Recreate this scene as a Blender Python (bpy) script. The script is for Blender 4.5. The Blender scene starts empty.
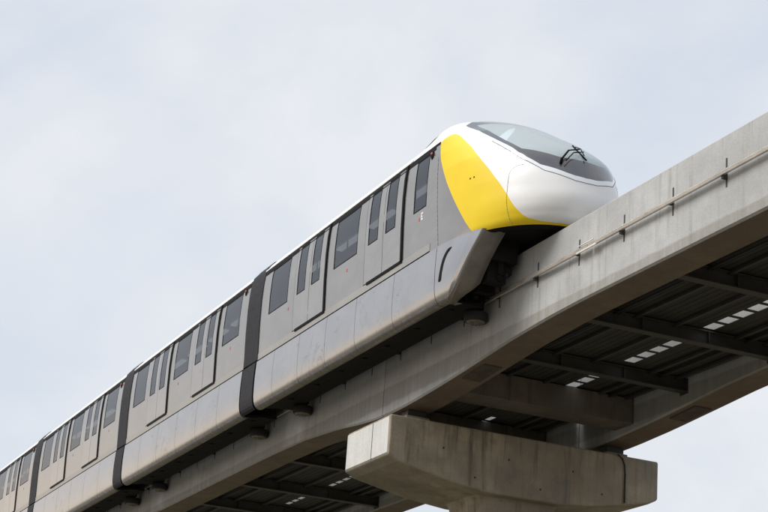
import bpy, math, random
import numpy as np
from mathutils import Matrix, Vector

random.seed(7)
SC = bpy.context.scene
COL = SC.collection

# ------------------------------------------------------------------ camera
cam_d = bpy.data.cameras.new('camera')
cam = bpy.data.objects.new('camera', cam_d)
COL.objects.link(cam)
CR = (0.415354, 0.907049, 0.068869)
CU = (0.276403, -0.197973, 0.940430)
CF = (-0.866650, 0.371575, 0.332940)
cam.matrix_world = Matrix(((CR[0], CU[0], -CF[0], 32.20720),
                           (CR[1], CU[1], -CF[1], -14.51963),
                           (CR[2], CU[2], -CF[2], -10.93295),
                           (0, 0, 0, 1)))
cam_d.sensor_width = 36.0
cam_d.lens = 82.8869
cam_d.clip_start = 0.1
cam_d.clip_end = 9000
SC.camera = cam

# ------------------------------------------------------------------ sky, sun, exposure
SUN_TO = Vector((-0.15, -0.67, 0.73)).normalized()      # towards the sun
SUN_EL = math.asin(SUN_TO.z)
SUN_AZ = math.atan2(SUN_TO.x, SUN_TO.y)
w = bpy.data.worlds.new('World')
SC.world = w
w.use_nodes = True
nt = w.node_tree
for n_ in list(nt.nodes):
    nt.nodes.remove(n_)
def wn(t, **k):
    n = nt.nodes.new(t)
    for a, b in k.items():
        setattr(n, a, b)
    return n
sky = wn('ShaderNodeTexSky', sky_type='NISHITA')
sky.sun_disc = False
sky.sun_elevation = SUN_EL
sky.sun_rotation = SUN_AZ
sky.air_density = 1.0
sky.dust_density = 2.0
bg1 = wn('ShaderNodeBackground'); bg1.inputs['Strength'].default_value = 0.10
nt.links.new(sky.outputs[0], bg1.inputs[0])
tc = wn('ShaderNodeTexCoord')
mp = wn('ShaderNodeMapping'); mp.inputs['Scale'].default_value = (1.0, 1.0, 1.5)
mp.inputs['Location'].default_value = (0.35, 0.1, 0.3)
nt.links.new(tc.outputs['Generated'], mp.inputs[0])
nz = wn('ShaderNodeTexNoise'); nz.inputs['Scale'].default_value = 3.2; nz.inputs['Detail'].default_value = 7
nz.inputs['Roughness'].default_value = 0.52; nz.inputs['Distortion'].default_value = 0.5
nt.links.new(mp.outputs[0], nz.inputs['Vector'])
cr = wn('ShaderNodeValToRGB')
cr.color_ramp.elements[0].position = 0.36; cr.color_ramp.elements[0].color = (0.65, 0.73, 0.845, 1)
cr.color_ramp.elements[1].position = 0.60; cr.color_ramp.elements[1].color = (0.885, 0.905, 0.94, 1)
nz2 = wn('ShaderNodeTexNoise'); nz2.inputs['Scale'].default_value = 11.0; nz2.inputs['Detail'].default_value = 6
nz2.inputs['Roughness'].default_value = 0.55; nz2.inputs['Distortion'].default_value = 0.3
nt.links.new(mp.outputs[0], nz2.inputs['Vector'])
nmx = wn('ShaderNodeMix'); nmx.inputs[0].default_value = 0.22
nt.links.new(nz.outputs[0], nmx.inputs[2]); nt.links.new(nz2.outputs[0], nmx.inputs[3])
nt.links.new(nmx.outputs[0], cr.inputs[0])
# warm glow added low in the unseen near-side sky for carriage reflections
sx = wn('ShaderNodeSeparateXYZ'); nt.links.new(tc.outputs['Generated'], sx.inputs[0])
hr = wn('ShaderNodeMapRange'); hr.interpolation_type = 'SMOOTHSTEP'; hr.inputs[1].default_value = 0.14; hr.inputs[2].default_value = 0.27
hr.inputs[3].default_value = 1.0; hr.inputs[4].default_value = 0.0
nt.links.new(sx.outputs['Z'], hr.inputs[0])
mxh = wn('ShaderNodeMix', data_type='RGBA')
hs = wn('ShaderNodeMapRange'); hs.interpolation_type = 'SMOOTHSTEP'
hs.inputs[1].default_value = 0.0; hs.inputs[2].default_value = 0.25; hs.inputs[3].default_value = 0.0; hs.inputs[4].default_value = 1.0
ny = wn('ShaderNodeMath', operation='MULTIPLY'); ny.inputs[1].default_value = -1
nt.links.new(sx.outputs['Y'], ny.inputs[0]); nt.links.new(ny.outputs[0], hs.inputs[0])
hm = wn('ShaderNodeMath', operation='MULTIPLY'); nt.links.new(hr.outputs[0], hm.inputs[0]); nt.links.new(hs.outputs[0], hm.inputs[1])
nt.links.new(hm.outputs[0], mxh.inputs[0]); nt.links.new(cr.outputs[0], mxh.inputs[6])
mxh.inputs[7].default_value = (1.22, 1.05, 0.87, 1)
bg2 = wn('ShaderNodeBackground'); bg2.inputs['Strength'].default_value = 1.0
nt.links.new(mxh.outputs[2], bg2.inputs[0])
ms = wn('ShaderNodeMixShader'); ms.inputs[0].default_value = 0.9
nt.links.new(bg1.outputs[0], ms.inputs[1]); nt.links.new(bg2.outputs[0], ms.inputs[2])
wo = wn('ShaderNodeOutputWorld'); nt.links.new(ms.outputs[0], wo.inputs[0])

sun_d = bpy.data.lights.new('sun', 'SUN')
sun_d.energy = 3.35
sun_d.angle = math.radians(34)
sun_d.color = (1.0, 0.965, 0.92)
sun = bpy.data.objects.new('sun', sun_d)
COL.objects.link(sun)
sun.rotation_euler = (-SUN_TO).to_track_quat('-Z', 'Y').to_euler()

vs = SC.view_settings
vs.view_transform = 'Standard'; vs.look = 'None'; vs.gamma = 1; vs.exposure = 0.0
vs.use_curve_mapping = False
SC.render.engine = 'CYCLES'

# ------------------------------------------------------------------ materials
def new_mat(name):
    m = bpy.data.materials.new(name); m.use_nodes = True
    t = m.node_tree
    return m, t, t.nodes['Principled BSDF']
def simple(name, col, rough=0.5, metal=0.0, spec=0.5, coat=0.0, noise=0.0, nscale=3.0, bump=0.0):
    m, t, p = new_mat(name)
    p.inputs['Base Color'].default_value = (*col, 1)
    p.inputs['Roughness'].default_value = rough
    p.inputs['Metallic'].default_value = metal
    p.inputs['Specular IOR Level'].default_value = spec
    p.inputs['Coat Weight'].default_value = coat
    p.inputs['Coat Roughness'].default_value = 0.05
    if noise > 0:
        c = t.nodes.new('ShaderNodeTexCoord')
        n = t.nodes.new('ShaderNodeTexNoise'); n.inputs['Scale'].default_value = nscale; n.inputs['Detail'].default_value = 6
        t.links.new(c.outputs['Object'], n.inputs['Vector'])
        r = t.nodes.new('ShaderNodeMapRange'); r.inputs[3].default_value = 1 - noise; r.inputs[4].default_value = 1 + noise * 0.6
        r.inputs[1].default_value = 0.3; r.inputs[2].default_value = 0.7
        t.links.new(n.outputs[0], r.inputs[0])
        v = t.nodes.new('ShaderNodeVectorMath'); v.operation = 'SCALE'; v.inputs[0].default_value = col
        t.links.new(r.outputs[0], v.inputs['Scale']); t.links.new(v.outputs[0], p.inputs['Base Color'])
        rr = t.nodes.new('ShaderNodeMapRange'); rr.inputs[3].default_value = rough * 0.8; rr.inputs[4].default_value = min(1, rough * 1.3)
        t.links.new(n.outputs[0], rr.inputs[0]); t.links.new(rr.outputs[0], p.inputs['Roughness'])
        if bump:
            b = t.nodes.new('ShaderNodeBump'); b.inputs['Strength'].default_value = bump; b.inputs['Distance'].default_value = 0.02
            t.links.new(n.outputs[0], b.inputs['Height']); t.links.new(b.outputs[0], p.inputs['Normal'])
    return m

def mathn(t, op, a, b=None, c=None):
    n = t.nodes.new('ShaderNodeMath'); n.operation = op
    for i, v in enumerate((a, b, c)):
        if v is None: continue
        if hasattr(v, 'links'): t.links.new(v, n.inputs[i])
        else: n.inputs[i].default_value = v
    return n.outputs[0]
def ramp(t, v, a, b, lo=0.0, hi=1.0):
    n = t.nodes.new('ShaderNodeMapRange'); n.interpolation_type = 'SMOOTHSTEP'
    n.inputs[1].default_value = a; n.inputs[2].default_value = b; n.inputs[3].default_value = lo; n.inputs[4].default_value = hi
    t.links.new(v, n.inputs[0]); return n.outputs[0]
def noise(t, vec, scale, detail=5, rough=0.55, map_scale=None, dist=0.0, loc=(0, 0, 0)):
    if map_scale is not None:
        m = t.nodes.new('ShaderNodeMapping'); m.inputs['Scale'].default_value = map_scale; m.inputs['Location'].default_value = loc
        t.links.new(vec, m.inputs[0]); vec = m.outputs[0]
    n = t.nodes.new('ShaderNodeTexNoise'); n.inputs['Scale'].default_value = scale; n.inputs['Detail'].default_value = detail
    n.inputs['Roughness'].default_value = rough; n.inputs['Distortion'].default_value = dist
    t.links.new(vec, n.inputs['Vector']); return n.outputs[0]
def mixc(t, f, a, b):
    n = t.nodes.new('ShaderNodeMix'); n.data_type = 'RGBA'
    if hasattr(f, 'links'): t.links.new(f, n.inputs[0])
    else: n.inputs[0].default_value = f
    for k, v in ((6, a), (7, b)):
        if hasattr(v, 'links'): t.links.new(v, n.inputs[k])
        else: n.inputs[k].default_value = (*v, 1)
    return n.outputs[2]

def concrete(name, base, dark, stain, streak=0.5, blotch=0.5, topband=None, warm=(0.24, 0.19, 0.13), joint=0):
    m, t, p = new_mat(name)
    tc = t.nodes.new('ShaderNodeTexCoord').outputs['Object']
    big = noise(t, tc, 0.55, 6, 0.6)
    mid = noise(t, tc, 2.6, 7, 0.62, loc=(3, 1, 2), map_scale=(1, 1, 1))
    fine = noise(t, tc, 38, 5, 0.7)
    stk = noise(t, tc, 2.6, 5, 0.6, map_scale=(2.2, 2.2, 0.16), dist=0.25)
    stk2 = noise(t, tc, 7.0, 3, 0.6, map_scale=(2.2, 2.2, 0.1), loc=(5, 2, 0))
    c = mixc(t, ramp(t, big, 0.34, 0.68), dark, base)
    c = mixc(t, mathn(t, 'MULTIPLY', ramp(t, mid, 0.42, 0.66), blotch), c, [k * 0.66 for k in base])
    gn = t.nodes.new('ShaderNodeNewGeometry'); gs = t.nodes.new('ShaderNodeSeparateXYZ'); t.links.new(gn.outputs['True Normal'], gs.inputs[0])
    up = ramp(t, mathn(t, 'ABSOLUTE', gs.outputs['Z']), 0.3, 0.75, streak, streak * 0.15)
    patchy = ramp(t, big, 0.35, 0.6, 0.35, 1.0)
    c = mixc(t, mathn(t, 'MULTIPLY', mathn(t, 'MULTIPLY', ramp(t, stk, 0.50, 0.72), up), patchy), c, stain)
    c = mixc(t, mathn(t, 'MULTIPLY', ramp(t, stk2, 0.56, 0.74), mathn(t, 'MULTIPLY', up, 0.6)), c, warm)
    sp = t.nodes.new('ShaderNodeSeparateXYZ'); t.links.new(tc, sp.inputs[0])
    if topband:      # weathered grime band along the top edge, second darker band under the rail
        z = sp.outputs['Z']
        zz = mathn(t, 'ADD', z, mathn(t, 'MULTIPLY', mathn(t, 'SUBTRACT', mid, 0.5), 0.10))
        for (z0, z1, amt, colr) in topband:
            a = mathn(t, 'MULTIPLY', ramp(t, zz, z0 - 0.04, z0 + 0.03), ramp(t, zz, z1 - 0.02, z1 + 0.03, 1, 0))
            a = mathn(t, 'MULTIPLY', a, amt)
            a = mathn(t, 'MULTIPLY', a, ramp(t, stk, 0.25, 0.55, 0.55, 1.0))
            c = mixc(t, a, c, colr)
    if joint:
        fr_ = mathn(t, 'FRACT', mathn(t, 'DIVIDE', sp.outputs['X'], joint))
        dd = mathn(t, 'ABSOLUTE', mathn(t, 'SUBTRACT', fr_, 0.5))
        jl = mathn(t, 'MULTIPLY', ramp(t, dd, 0.0, 0.012 / joint * 2, 1, 0), ramp(t, mid, 0.3, 0.6, 0.08, 0.26))
        c = mixc(t, jl, c, [k * 0.5 for k in stain])
        cell = mathn(t, 'FLOOR', mathn(t, 'ADD', mathn(t, 'DIVIDE', sp.outputs['X'], joint), 0.5))
        wn_ = t.nodes.new('ShaderNodeTexWhiteNoise'); wn_.noise_dimensions = '1D'; t.links.new(cell, wn_.inputs['W'])
        c = mixc(t, mathn(t, 'MULTIPLY', wn_.outputs[0], 0.14), c, [k * 0.7 for k in base])
    g = ramp(t, fine, 0.2, 0.8, 0.86, 1.1)
    v = t.nodes.new('ShaderNodeVectorMath'); v.operation = 'SCALE'
    t.links.new(c, v.inputs[0]); t.links.new(g, v.inputs['Scale'])
    t.links.new(v.outputs[0], p.inputs['Base Color'])
    p.inputs['Roughness'].default_value = 0.85
    p.inputs['Specular IOR Level'].default_value = 0.3
    b = t.nodes.new('ShaderNodeBump'); b.inputs['Strength'].default_value = 0.35; b.inputs['Distance'].default_value = 0.02
    h = mathn(t, 'ADD', mathn(t, 'MULTIPLY', fine, 0.3), mid)
    t.links.new(h, b.inputs['Height']); t.links.new(b.outputs[0], p.inputs['Normal'])
    return m

M = {}
M['beam'] = concrete('beam_concrete', (0.455, 0.462, 0.46), (0.36, 0.365, 0.36), (0.25, 0.235, 0.20), 0.60, 0.35,
                     topband=[(-0.17, 0.2, 0.55, (0.20, 0.185, 0.15)), (-1.0, -0.84, 0.35, (0.24, 0.215, 0.17))], joint=2.5, warm=(0.27, 0.24, 0.19))
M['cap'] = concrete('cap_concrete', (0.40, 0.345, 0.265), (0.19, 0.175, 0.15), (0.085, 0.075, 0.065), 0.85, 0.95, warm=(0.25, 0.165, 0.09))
M['cap_end'] = concrete('cap_end_lit_concrete', (0.62, 0.62, 0.60), (0.55, 0.55, 0.53), (0.42, 0.41, 0.38), 0.3, 0.2)  # paler copy of the cap concrete, with the end's sunlight in the colour
M['soffit'] = concrete('soffit_shaded_concrete', (0.22, 0.17, 0.13), (0.16, 0.125, 0.095), (0.09, 0.07, 0.055), 0.3, 0.6, warm=(0.2, 0.14, 0.09))  # beam underside: shade and warm ground bounce put into the concrete colour
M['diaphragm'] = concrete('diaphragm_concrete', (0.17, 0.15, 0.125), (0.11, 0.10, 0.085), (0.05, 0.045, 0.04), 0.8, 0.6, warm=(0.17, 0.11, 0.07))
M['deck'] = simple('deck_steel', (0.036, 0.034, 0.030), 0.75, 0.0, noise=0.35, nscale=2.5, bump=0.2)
M['cover'] = simple('soffit_pocket_shade', (0.075, 0.062, 0.05), 0.85, noise=0.4, nscale=5)  # dark colour stands in for the shade inside open soffit pockets
M['deckbeam'] = simple('deck_beam_steel', (0.05, 0.05, 0.045), 0.6, 0.2, noise=0.3, nscale=3)
M['white'] = simple('white_paint', (0.77, 0.77, 0.765), 0.25, coat=0.2, noise=0.03, nscale=2)
M['roofwhite'] = simple('roof_white_paint', (0.78, 0.78, 0.77), 0.4, noise=0.06, nscale=2)
M['yellow'] = simple('yellow_paint', (0.77, 0.56, 0.018), 0.45, spec=0.25, coat=0.0, noise=0.03, nscale=2.5)
M['black'] = simple('black_trim', (0.010, 0.010, 0.011), 0.6, spec=0.06)
M['frit'] = simple('black_glass_border', (0.075, 0.075, 0.085), 0.10, spec=0.9, coat=0.6)
M['under'] = simple('underframe_black', (0.010, 0.009, 0.008), 0.8, spec=0.2, noise=0.3, nscale=5)
M['rubber'] = simple('tyre_rubber', (0.02, 0.02, 0.02), 0.8)
M['hub'] = simple('hub_plate_metal', (0.20, 0.175, 0.14), 0.6, 0.3, noise=0.35, nscale=14)
M['rail'] = simple('conductor_rail_metal', (0.80, 0.74, 0.66), 0.35, 0.5, noise=0.12, nscale=3)
M['insul'] = simple('insulator_dark', (0.03, 0.028, 0.025), 0.6)
M['interior'] = simple('interior_panel', (0.42, 0.42, 0.41), 0.6)
M['floor_in'] = simple('interior_floor', (0.12, 0.12, 0.13), 0.6)
M['red'] = simple('red_paint', (0.42, 0.09, 0.07), 0.4)
M['seat'] = simple('seat_red_plastic', (0.35, 0.06, 0.05), 0.5)
M['sticker'] = simple('white_sticker', (0.75, 0.75, 0.75), 0.4)
M['steel_in'] = simple('pole_steel', (0.6, 0.6, 0.6), 0.25, 0.9)

def emis(name, col, s):
    m, t, p = new_mat(name)
    p.inputs['Base Color'].default_value = (*col, 1)
    p.inputs['Emission Color'].default_value = (*col, 1)
    p.inputs['Emission Strength'].default_value = s
    return m
M['lamp'] = emis('ceiling_light', (0.85, 0.78, 0.66), 0.45)
M['lens'] = simple('headlight_lens', (0.75, 0.78, 0.82), 0.08, coat=1.0)

def body_metal(name, col, rough, dirt, dirt_z=None, metal=0.88):
    m, t, p = new_mat(name)
    tc = t.nodes.new('ShaderNodeTexCoord').outputs['Object']
    n1 = noise(t, tc, 1.3, 6, 0.6, map_scale=(0.8, 1, 1.4), dist=0.4)
    n2 = noise(t, tc, 9, 5, 0.65, map_scale=(1, 1, 0.35))
    n3 = noise(t, tc, 60, 2, 0.5, map_scale=(0.1, 1, 1.0))
    c = mixc(t, ramp(t, n1, 0.35, 0.7), [k * 0.90 for k in col], col)
    c = mixc(t, mathn(t, 'MULTIPLY', ramp(t, n2, 0.5, 0.85), 0.10), c, dirt)
    rgh = ramp(t, n1, 0.3, 0.7, rough * 0.9, rough * 1.15)
    if dirt_z:
        sp = t.nodes.new('ShaderNodeSeparateXYZ'); t.links.new(tc, sp.inputs[0])
        z0, z1 = dirt_z
        zz = mathn(t, 'ADD', sp.outputs['Z'], mathn(t, 'MULTIPLY', mathn(t, 'SUBTRACT', n2, 0.5), 0.35))
        a = mathn(t, 'MULTIPLY', ramp(t, zz, z0, z1, 1, 0), 0.8)
        c = mixc(t, a, c, dirt)
        # outlines of dried water runs
        wv = noise(t, tc, 2.2, 5, 0.6, map_scale=(1.1, 0.2, 0.8), dist=1.2, loc=(2.3, 0, 0.7))
        line = mathn(t, 'MULTIPLY', ramp(t, wv, 0.585, 0.60), ramp(t, wv, 0.605, 0.625, 1, 0))
        gate = noise(t, tc, 0.35, 2, 0.5, map_scale=(1, 1, 1), loc=(1.0, 0, 0))
        line = mathn(t, 'MULTIPLY', line, ramp(t, gate, 0.42, 0.58))
        c = mixc(t, mathn(t, 'MULTIPLY', line, 0.32), c, [k * 0.4 for k in dirt])
        rgh = mathn(t, 'ADD', rgh, mathn(t, 'MULTIPLY', a, 0.3))
    t.links.new(c, p.inputs['Base Color']); t.links.new(rgh, p.inputs['Roughness'])
    p.inputs['Metallic'].default_value = metal
    b = t.nodes.new('ShaderNodeBump'); b.inputs['Strength'].default_value = 0.025; b.inputs['Distance'].default_value = 0.03
    t.links.new(n1, b.inputs['Height']); t.links.new(b.outputs[0], p.inputs['Normal'])
    return m
M['steel'] = body_metal('body_stainless', (0.375, 0.36, 0.345), 0.20, (0.24, 0.21, 0.18))
M['door'] = body_metal('door_stainless', (0.40, 0.385, 0.37), 0.19, (0.26, 0.23, 0.20))
M['belt'] = body_metal('belt_strip_grey', (0.43, 0.42, 0.395), 0.4, (0.32, 0.29, 0.25))
M['skirt'] = body_metal('skirt_silver', (0.43, 0.43, 0.44), 0.22, (0.22, 0.18, 0.14), dirt_z=(-1.06, -0.82))
M['skirt_return'] = simple('skirt_end_shaded_grey', (0.20, 0.18, 0.155), 0.6, 0.2, noise=0.25, nscale=4)  # shade of the raked skirt end put into a darker grey
def bellows_mat():
    m, t, p = new_mat('bellows_rubber')
    tc = t.nodes.new('ShaderNodeTexCoord').outputs['Object']
    n = noise(t, tc, 4, 4)
    c = mixc(t, n, (0.018, 0.018, 0.022), (0.034, 0.034, 0.04))
    t.links.new(c, p.inputs['Base Color']); p.inputs['Roughness'].default_value = 0.6; p.inputs['Specular IOR Level'].default_value = 0.15
    return m
M['bellows'] = bellows_mat()

def glass(name, tint, trans, rough=0.02, body=(0.02, 0.03, 0.04)):
    m = bpy.data.materials.new(name); m.use_nodes = True; t = m.node_tree
    for k in list(t.nodes): t.nodes.remove(k)
    o = t.nodes.new('ShaderNodeOutputMaterial')
    tr = t.nodes.new('ShaderNodeBsdfTransparent'); tr.inputs[0].default_value = (*tint, 1)
    df = t.nodes.new('ShaderNodeBsdfDiffuse'); df.inputs[0].default_value = (*body, 1)
    gl = t.nodes.new('ShaderNodeBsdfGlossy'); gl.inputs['Roughness'].default_value = rough
    a = t.nodes.new('ShaderNodeMixShader'); a.inputs[0].default_value = trans
    t.links.new(df.outputs[0], a.inputs[1]); t.links.new(tr.outputs[0], a.inputs[2])
    fr = t.nodes.new('ShaderNodeFresnel'); fr.inputs[0].default_value = 1.5
    b = t.nodes.new('ShaderNodeMixShader')
    t.links.new(fr.outputs[0], b.inputs[0]); t.links.new(a.outputs[0], b.inputs[1]); t.links.new(gl.outputs[0], b.inputs[2])
    t.links.new(b.outputs[0], o.inputs[0])
    return m
M['pane'] = glass('window_glass', (0.40, 0.49, 0.63), 0.62, body=(0.03, 0.048, 0.08))
M['shield'] = glass('windscreen_glass', (0.80, 0.90, 0.92), 0.40, body=(0.62, 0.72, 0.75))  # pale body colour stands in for sky reflected in and seen through it

# ------------------------------------------------------------------ mesh helpers
def tag(o, label=None, cat=None, group=None, kind=None):
    if label: o['label'] = label
    if cat: o['category'] = cat
    if group: o['group'] = group
    if kind: o['kind'] = kind
    return o
def empty(name, loc, label, cat, group=None):
    o = bpy.data.objects.new(name, None); COL.objects.link(o)
    o.location = loc; o.empty_display_size = 0.3
    return tag(o, label, cat, group)
class MB:
    def __init__(s): s.v = []; s.f = []; s.n = None
    def box(s, x0, x1, y0, y1, z0, z1):
        b = len(s.v)
        s.v += [(x, y, z) for x in (x0, x1) for y in (y0, y1) for z in (z0, z1)]
        s.f += [tuple(b + i for i in q) for q in ((0, 1, 3, 2), (4, 6, 7, 5), (0, 4, 5, 1), (2, 3, 7, 6), (0, 2, 6, 4), (1, 5, 7, 3))]
        return s
    def grid(s, rows, close=False):
        b = len(s.v); nc = len(rows[0])
        for r in rows: s.v += [tuple(p) for p in r]
        for i in range(len(rows) - 1):
            for j in range(nc - 1):
                a = b + i * nc + j
                s.f.append((a, a + 1, a + nc + 1, a + nc))
            if close:
                a = b + i * nc
                s.f.append((a + nc - 1, a, a + nc, a + 2 * nc - 1))
        return s
    def poly(s, pts):
        b = len(s.v); s.v += [tuple(p) for p in pts]; s.f.append(tuple(range(b, b + len(pts)))); return s
    def prism(s, pts, off):
        """polygon extruded along the vector off"""
        b = len(s.v); n = len(pts)
        s.v += [tuple(p) for p in pts] + [tuple(p[i] + off[i] for i in range(3)) for p in pts]
        s.f.append(tuple(range(b, b + n))); s.f.append(tuple(reversed(range(b + n, b + 2 * n))))
        for i in range(n):
            j = (i + 1) % n
            s.f.append((b + i, b + n + i, b + n + j, b + j))
        return s
    def tube(s, p, q, r0, r1=None, n=10, caps=True):
        r1 = r0 if r1 is None else r1
        p = Vector(p); q = Vector(q); d = (q - p).normalized()
        u = d.orthogonal().normalized(); v = d.cross(u)
        b = len(s.v)
        for c, r in ((p, r0), (q, r1)):
            for k in range(n):
                a = 2 * math.pi * k / n
                s.v.append(tuple(c + u * (r * math.cos(a)) + v * (r * math.sin(a))))
        for k in range(n):
            j = (k + 1) % n
            s.f.append((b + k, b + j, b + n + j, b + n + k))
        if caps:
            s.f.append(tuple(reversed(range(b, b + n)))); s.f.append(tuple(range(b + n, b + 2 * n)))
        return s
    def lathe(s, c, prof, n=28):
        """profile (r, z) around a vertical axis through c"""
        b = len(s.v)
        for r, z in prof:
            for k in range(n):
                a = 2 * math.pi * k / n
                s.v.append((c[0] + r * math.cos(a), c[1] + r * math.sin(a), c[2] + z))
        for i in range(len(prof) - 1):
            for k in range(n):
                j = (k + 1) % n
                s.f.append((b + i * n + k, b + i * n + j, b + (i + 1) * n + j, b + (i + 1) * n + k))
        return s
    def build(s, name, mat, parent=None, smooth=False, bevel=0.0, origin=None, recalc=True, seg=2, out=False):
        me = bpy.data.meshes.new(name)
        o = bpy.data.objects.new(name, me); COL.objects.link(o)
        org = Vector((0, 0, 0))
        if parent is not None:
            p = parent
            while p is not None:
                org += Vector(p.location); p = p.parent
            if parent: o.parent = parent
        elif origin is not None:
            org = Vector(origin); o.location = org
        me.from_pydata([(a - org[0], b_ - org[1], c - org[2]) for a, b_, c in s.v], [], s.f)
        me.materials.append(M[mat] if isinstance(mat, str) else mat)
        if out:
            import bmesh
            bm = bmesh.new(); bm.from_mesh(me); bm.normal_update()
            fl = []
            for f in bm.faces:
                c_ = f.calc_center_median() + org
                if f.normal.y * c_.y + f.normal.z * (c_.z - .9) < 0: fl.append(f)
            bmesh.ops.reverse_faces(bm, faces=fl); bm.to_mesh(me); bm.free()
        elif recalc and s.n is None:
            import bmesh
            bm = bmesh.new(); bm.from_mesh(me); bmesh.ops.recalc_face_normals(bm, faces=bm.faces); bm.to_mesh(me); bm.free()
        if smooth:
            for p_ in me.polygons: p_.use_smooth = True
        if s.n is not None:
            for p_ in me.polygons: p_.use_smooth = True
            me.normals_split_custom_set_from_vertices(s.n)
        if bevel:
            md = o.modifiers.new('bevel', 'BEVEL'); md.width = bevel; md.segments = seg; md.limit_method = 'ANGLE'; md.angle_limit = math.radians(35)
        return o

# ================================================================== THE SETTING
GZ = -12.6
def struct(name, mb, mat):
    return tag(mb.build(name, mat), kind='structure')
def ground_mat():
    m, t, p = new_mat('ground_soil_grass')
    tc = t.nodes.new('ShaderNodeTexCoord').outputs['Object']
    a = noise(t, tc, 0.03, 6); b = noise(t, tc, 0.9, 6)
    c = mixc(t, ramp(t, a, 0.4, 0.6), (0.175, 0.135, 0.095), (0.10, 0.10, 0.048))
    c = mixc(t, mathn(t, 'MULTIPLY', b, 0.5), c, (0.15, 0.12, 0.085))
    t.links.new(c, p.inputs['Base Color']); p.inputs['Roughness'].default_value = 0.95
    return m
M['ground'] = ground_mat()
M['asphalt'] = simple('road_asphalt', (0.055, 0.055, 0.055), 0.85, noise=0.2, nscale=4)
M['kerb'] = simple('kerb_concrete', (0.35, 0.34, 0.32), 0.85, noise=0.2)
M['paint'] = simple('road_marking_paint', (0.75, 0.75, 0.72), 0.6)
struct('ground', MB().poly([(-3000, -3000, GZ), (3000, -3000, GZ), (3000, 3000, GZ), (-3000, 3000, GZ)]), 'ground')
struct('road', MB().poly([(-800, -13, GZ + .004), (800, -13, GZ + .004), (800, -4.2, GZ + .004), (-800, -4.2, GZ + .004)]), 'asphalt')
struct('pavement', MB().box(-800, 800, -18.0, -13.0, GZ - 0.2, GZ + 0.14), 'kerb')
mk = MB()
for k in range(-60, 60):
    mk.poly([(k * 9, -8.67, GZ + .009), (k * 9 + 3, -8.67, GZ + .009), (k * 9 + 3, -8.53, GZ + .009), (k * 9, -8.53, GZ + .009)])
struct('road_marking', mk, 'paint')

# ------------------------------------------------------------------ guideway beams
HW = 0.345
S = 4.673
SPAN = 30.0
JX = -0.33           # joint between the beams, on the pier
DEP = [(-15.33, 1.54), (-8.5, 1.535), (-7.0, 1.54), (-4.7, 1.575), (-2.58, 1.72), (-1.6, 1.83), (-0.64, 1.905), (0.3, 1.925), (1.1, 1.90), (2.35, 1.835), (4.0, 1.71), (5.28, 1.61), (6.6, 1.55), (7.6, 1.53), (14.67, 1.53)]
def depth(x):
    x = (x - JX + SPAN / 2) % SPAN - SPAN / 2 + JX
    return float(np.interp(x, [a for a, b in DEP], [b for a, b in DEP]))
def beam(y0, xa, xb, label):
    t = empty('guideway_beam', ((xa + xb) / 2, y0, -depth((xa + xb) / 2)), label, 'guideway beam', 'concrete guideway beams')
    ch = 0.035
    xs = sorted(set([xa, xb] + [xa + (xb - xa) * k / 60 for k in range(61)]))
    # web: sides, chamfers and running surface
    rows = []
    for x in xs:
        d = depth(x)
        rows.append([(x, y0 - HW + ch, -d), (x, y0 - HW, -d + ch), (x, y0 - HW, -ch), (x, y0 - HW + ch, 0),
                     (x, y0 + HW - ch, 0), (x, y0 + HW, -ch), (x, y0 + HW, -d + ch), (x, y0 + HW - ch, -d)])
    m = MB().grid(rows)
    m.poly(rows[0]); m.poly(list(reversed(rows[-1])))
    m.build('web', 'beam', t)
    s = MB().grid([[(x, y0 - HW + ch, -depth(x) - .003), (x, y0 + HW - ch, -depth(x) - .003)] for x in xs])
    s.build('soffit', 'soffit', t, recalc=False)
    # dark plates added in place of shaded recesses under the haunches
    for px in (xa + 3.75,):
        if abs(px) < 40:
            d = depth(px)
            dz = (depth(px + .5) - depth(px - .5)) * .5
            MB().prism([(px - .45, y0 - .19, -d + dz * .9 - .03), (px + .45, y0 - .19, -d - dz * .9 - .03), (px + .45, y0 + .19, -d - dz * .9 - .03), (px - .45, y0 + .19, -d + dz * .9 - .03)], (0, 0, .05)).build('soffit_recess_shade', 'cover', t)  # added dark plate, 'cover' colour stands in for the recess shade
    return t
G1 = 0.012
beam(0, JX + G1, JX + SPAN - G1, 'long pale concrete guideway beam rising to the right edge, in front of the train nose')
beam(0, JX - SPAN + G1, JX - G1, 'concrete guideway beam carrying the train, left of the pier joint')
beam(S, JX + G1, JX + SPAN - G1, 'shaded far guideway beam behind the walkway, right of the pier')
beam(S, JX - SPAN + G1, JX - G1, 'shaded far guideway beam seen low behind the pier cap, left of the pier')
beam(0, JX - 2 * SPAN + G1, JX - SPAN - G1, 'distant concrete guideway beam under the last carriages at the far left end')
beam(S, JX - 2 * SPAN + G1, JX - SPAN - G1, 'distant parallel guideway beam behind the last carriages at the far left end')

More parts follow.
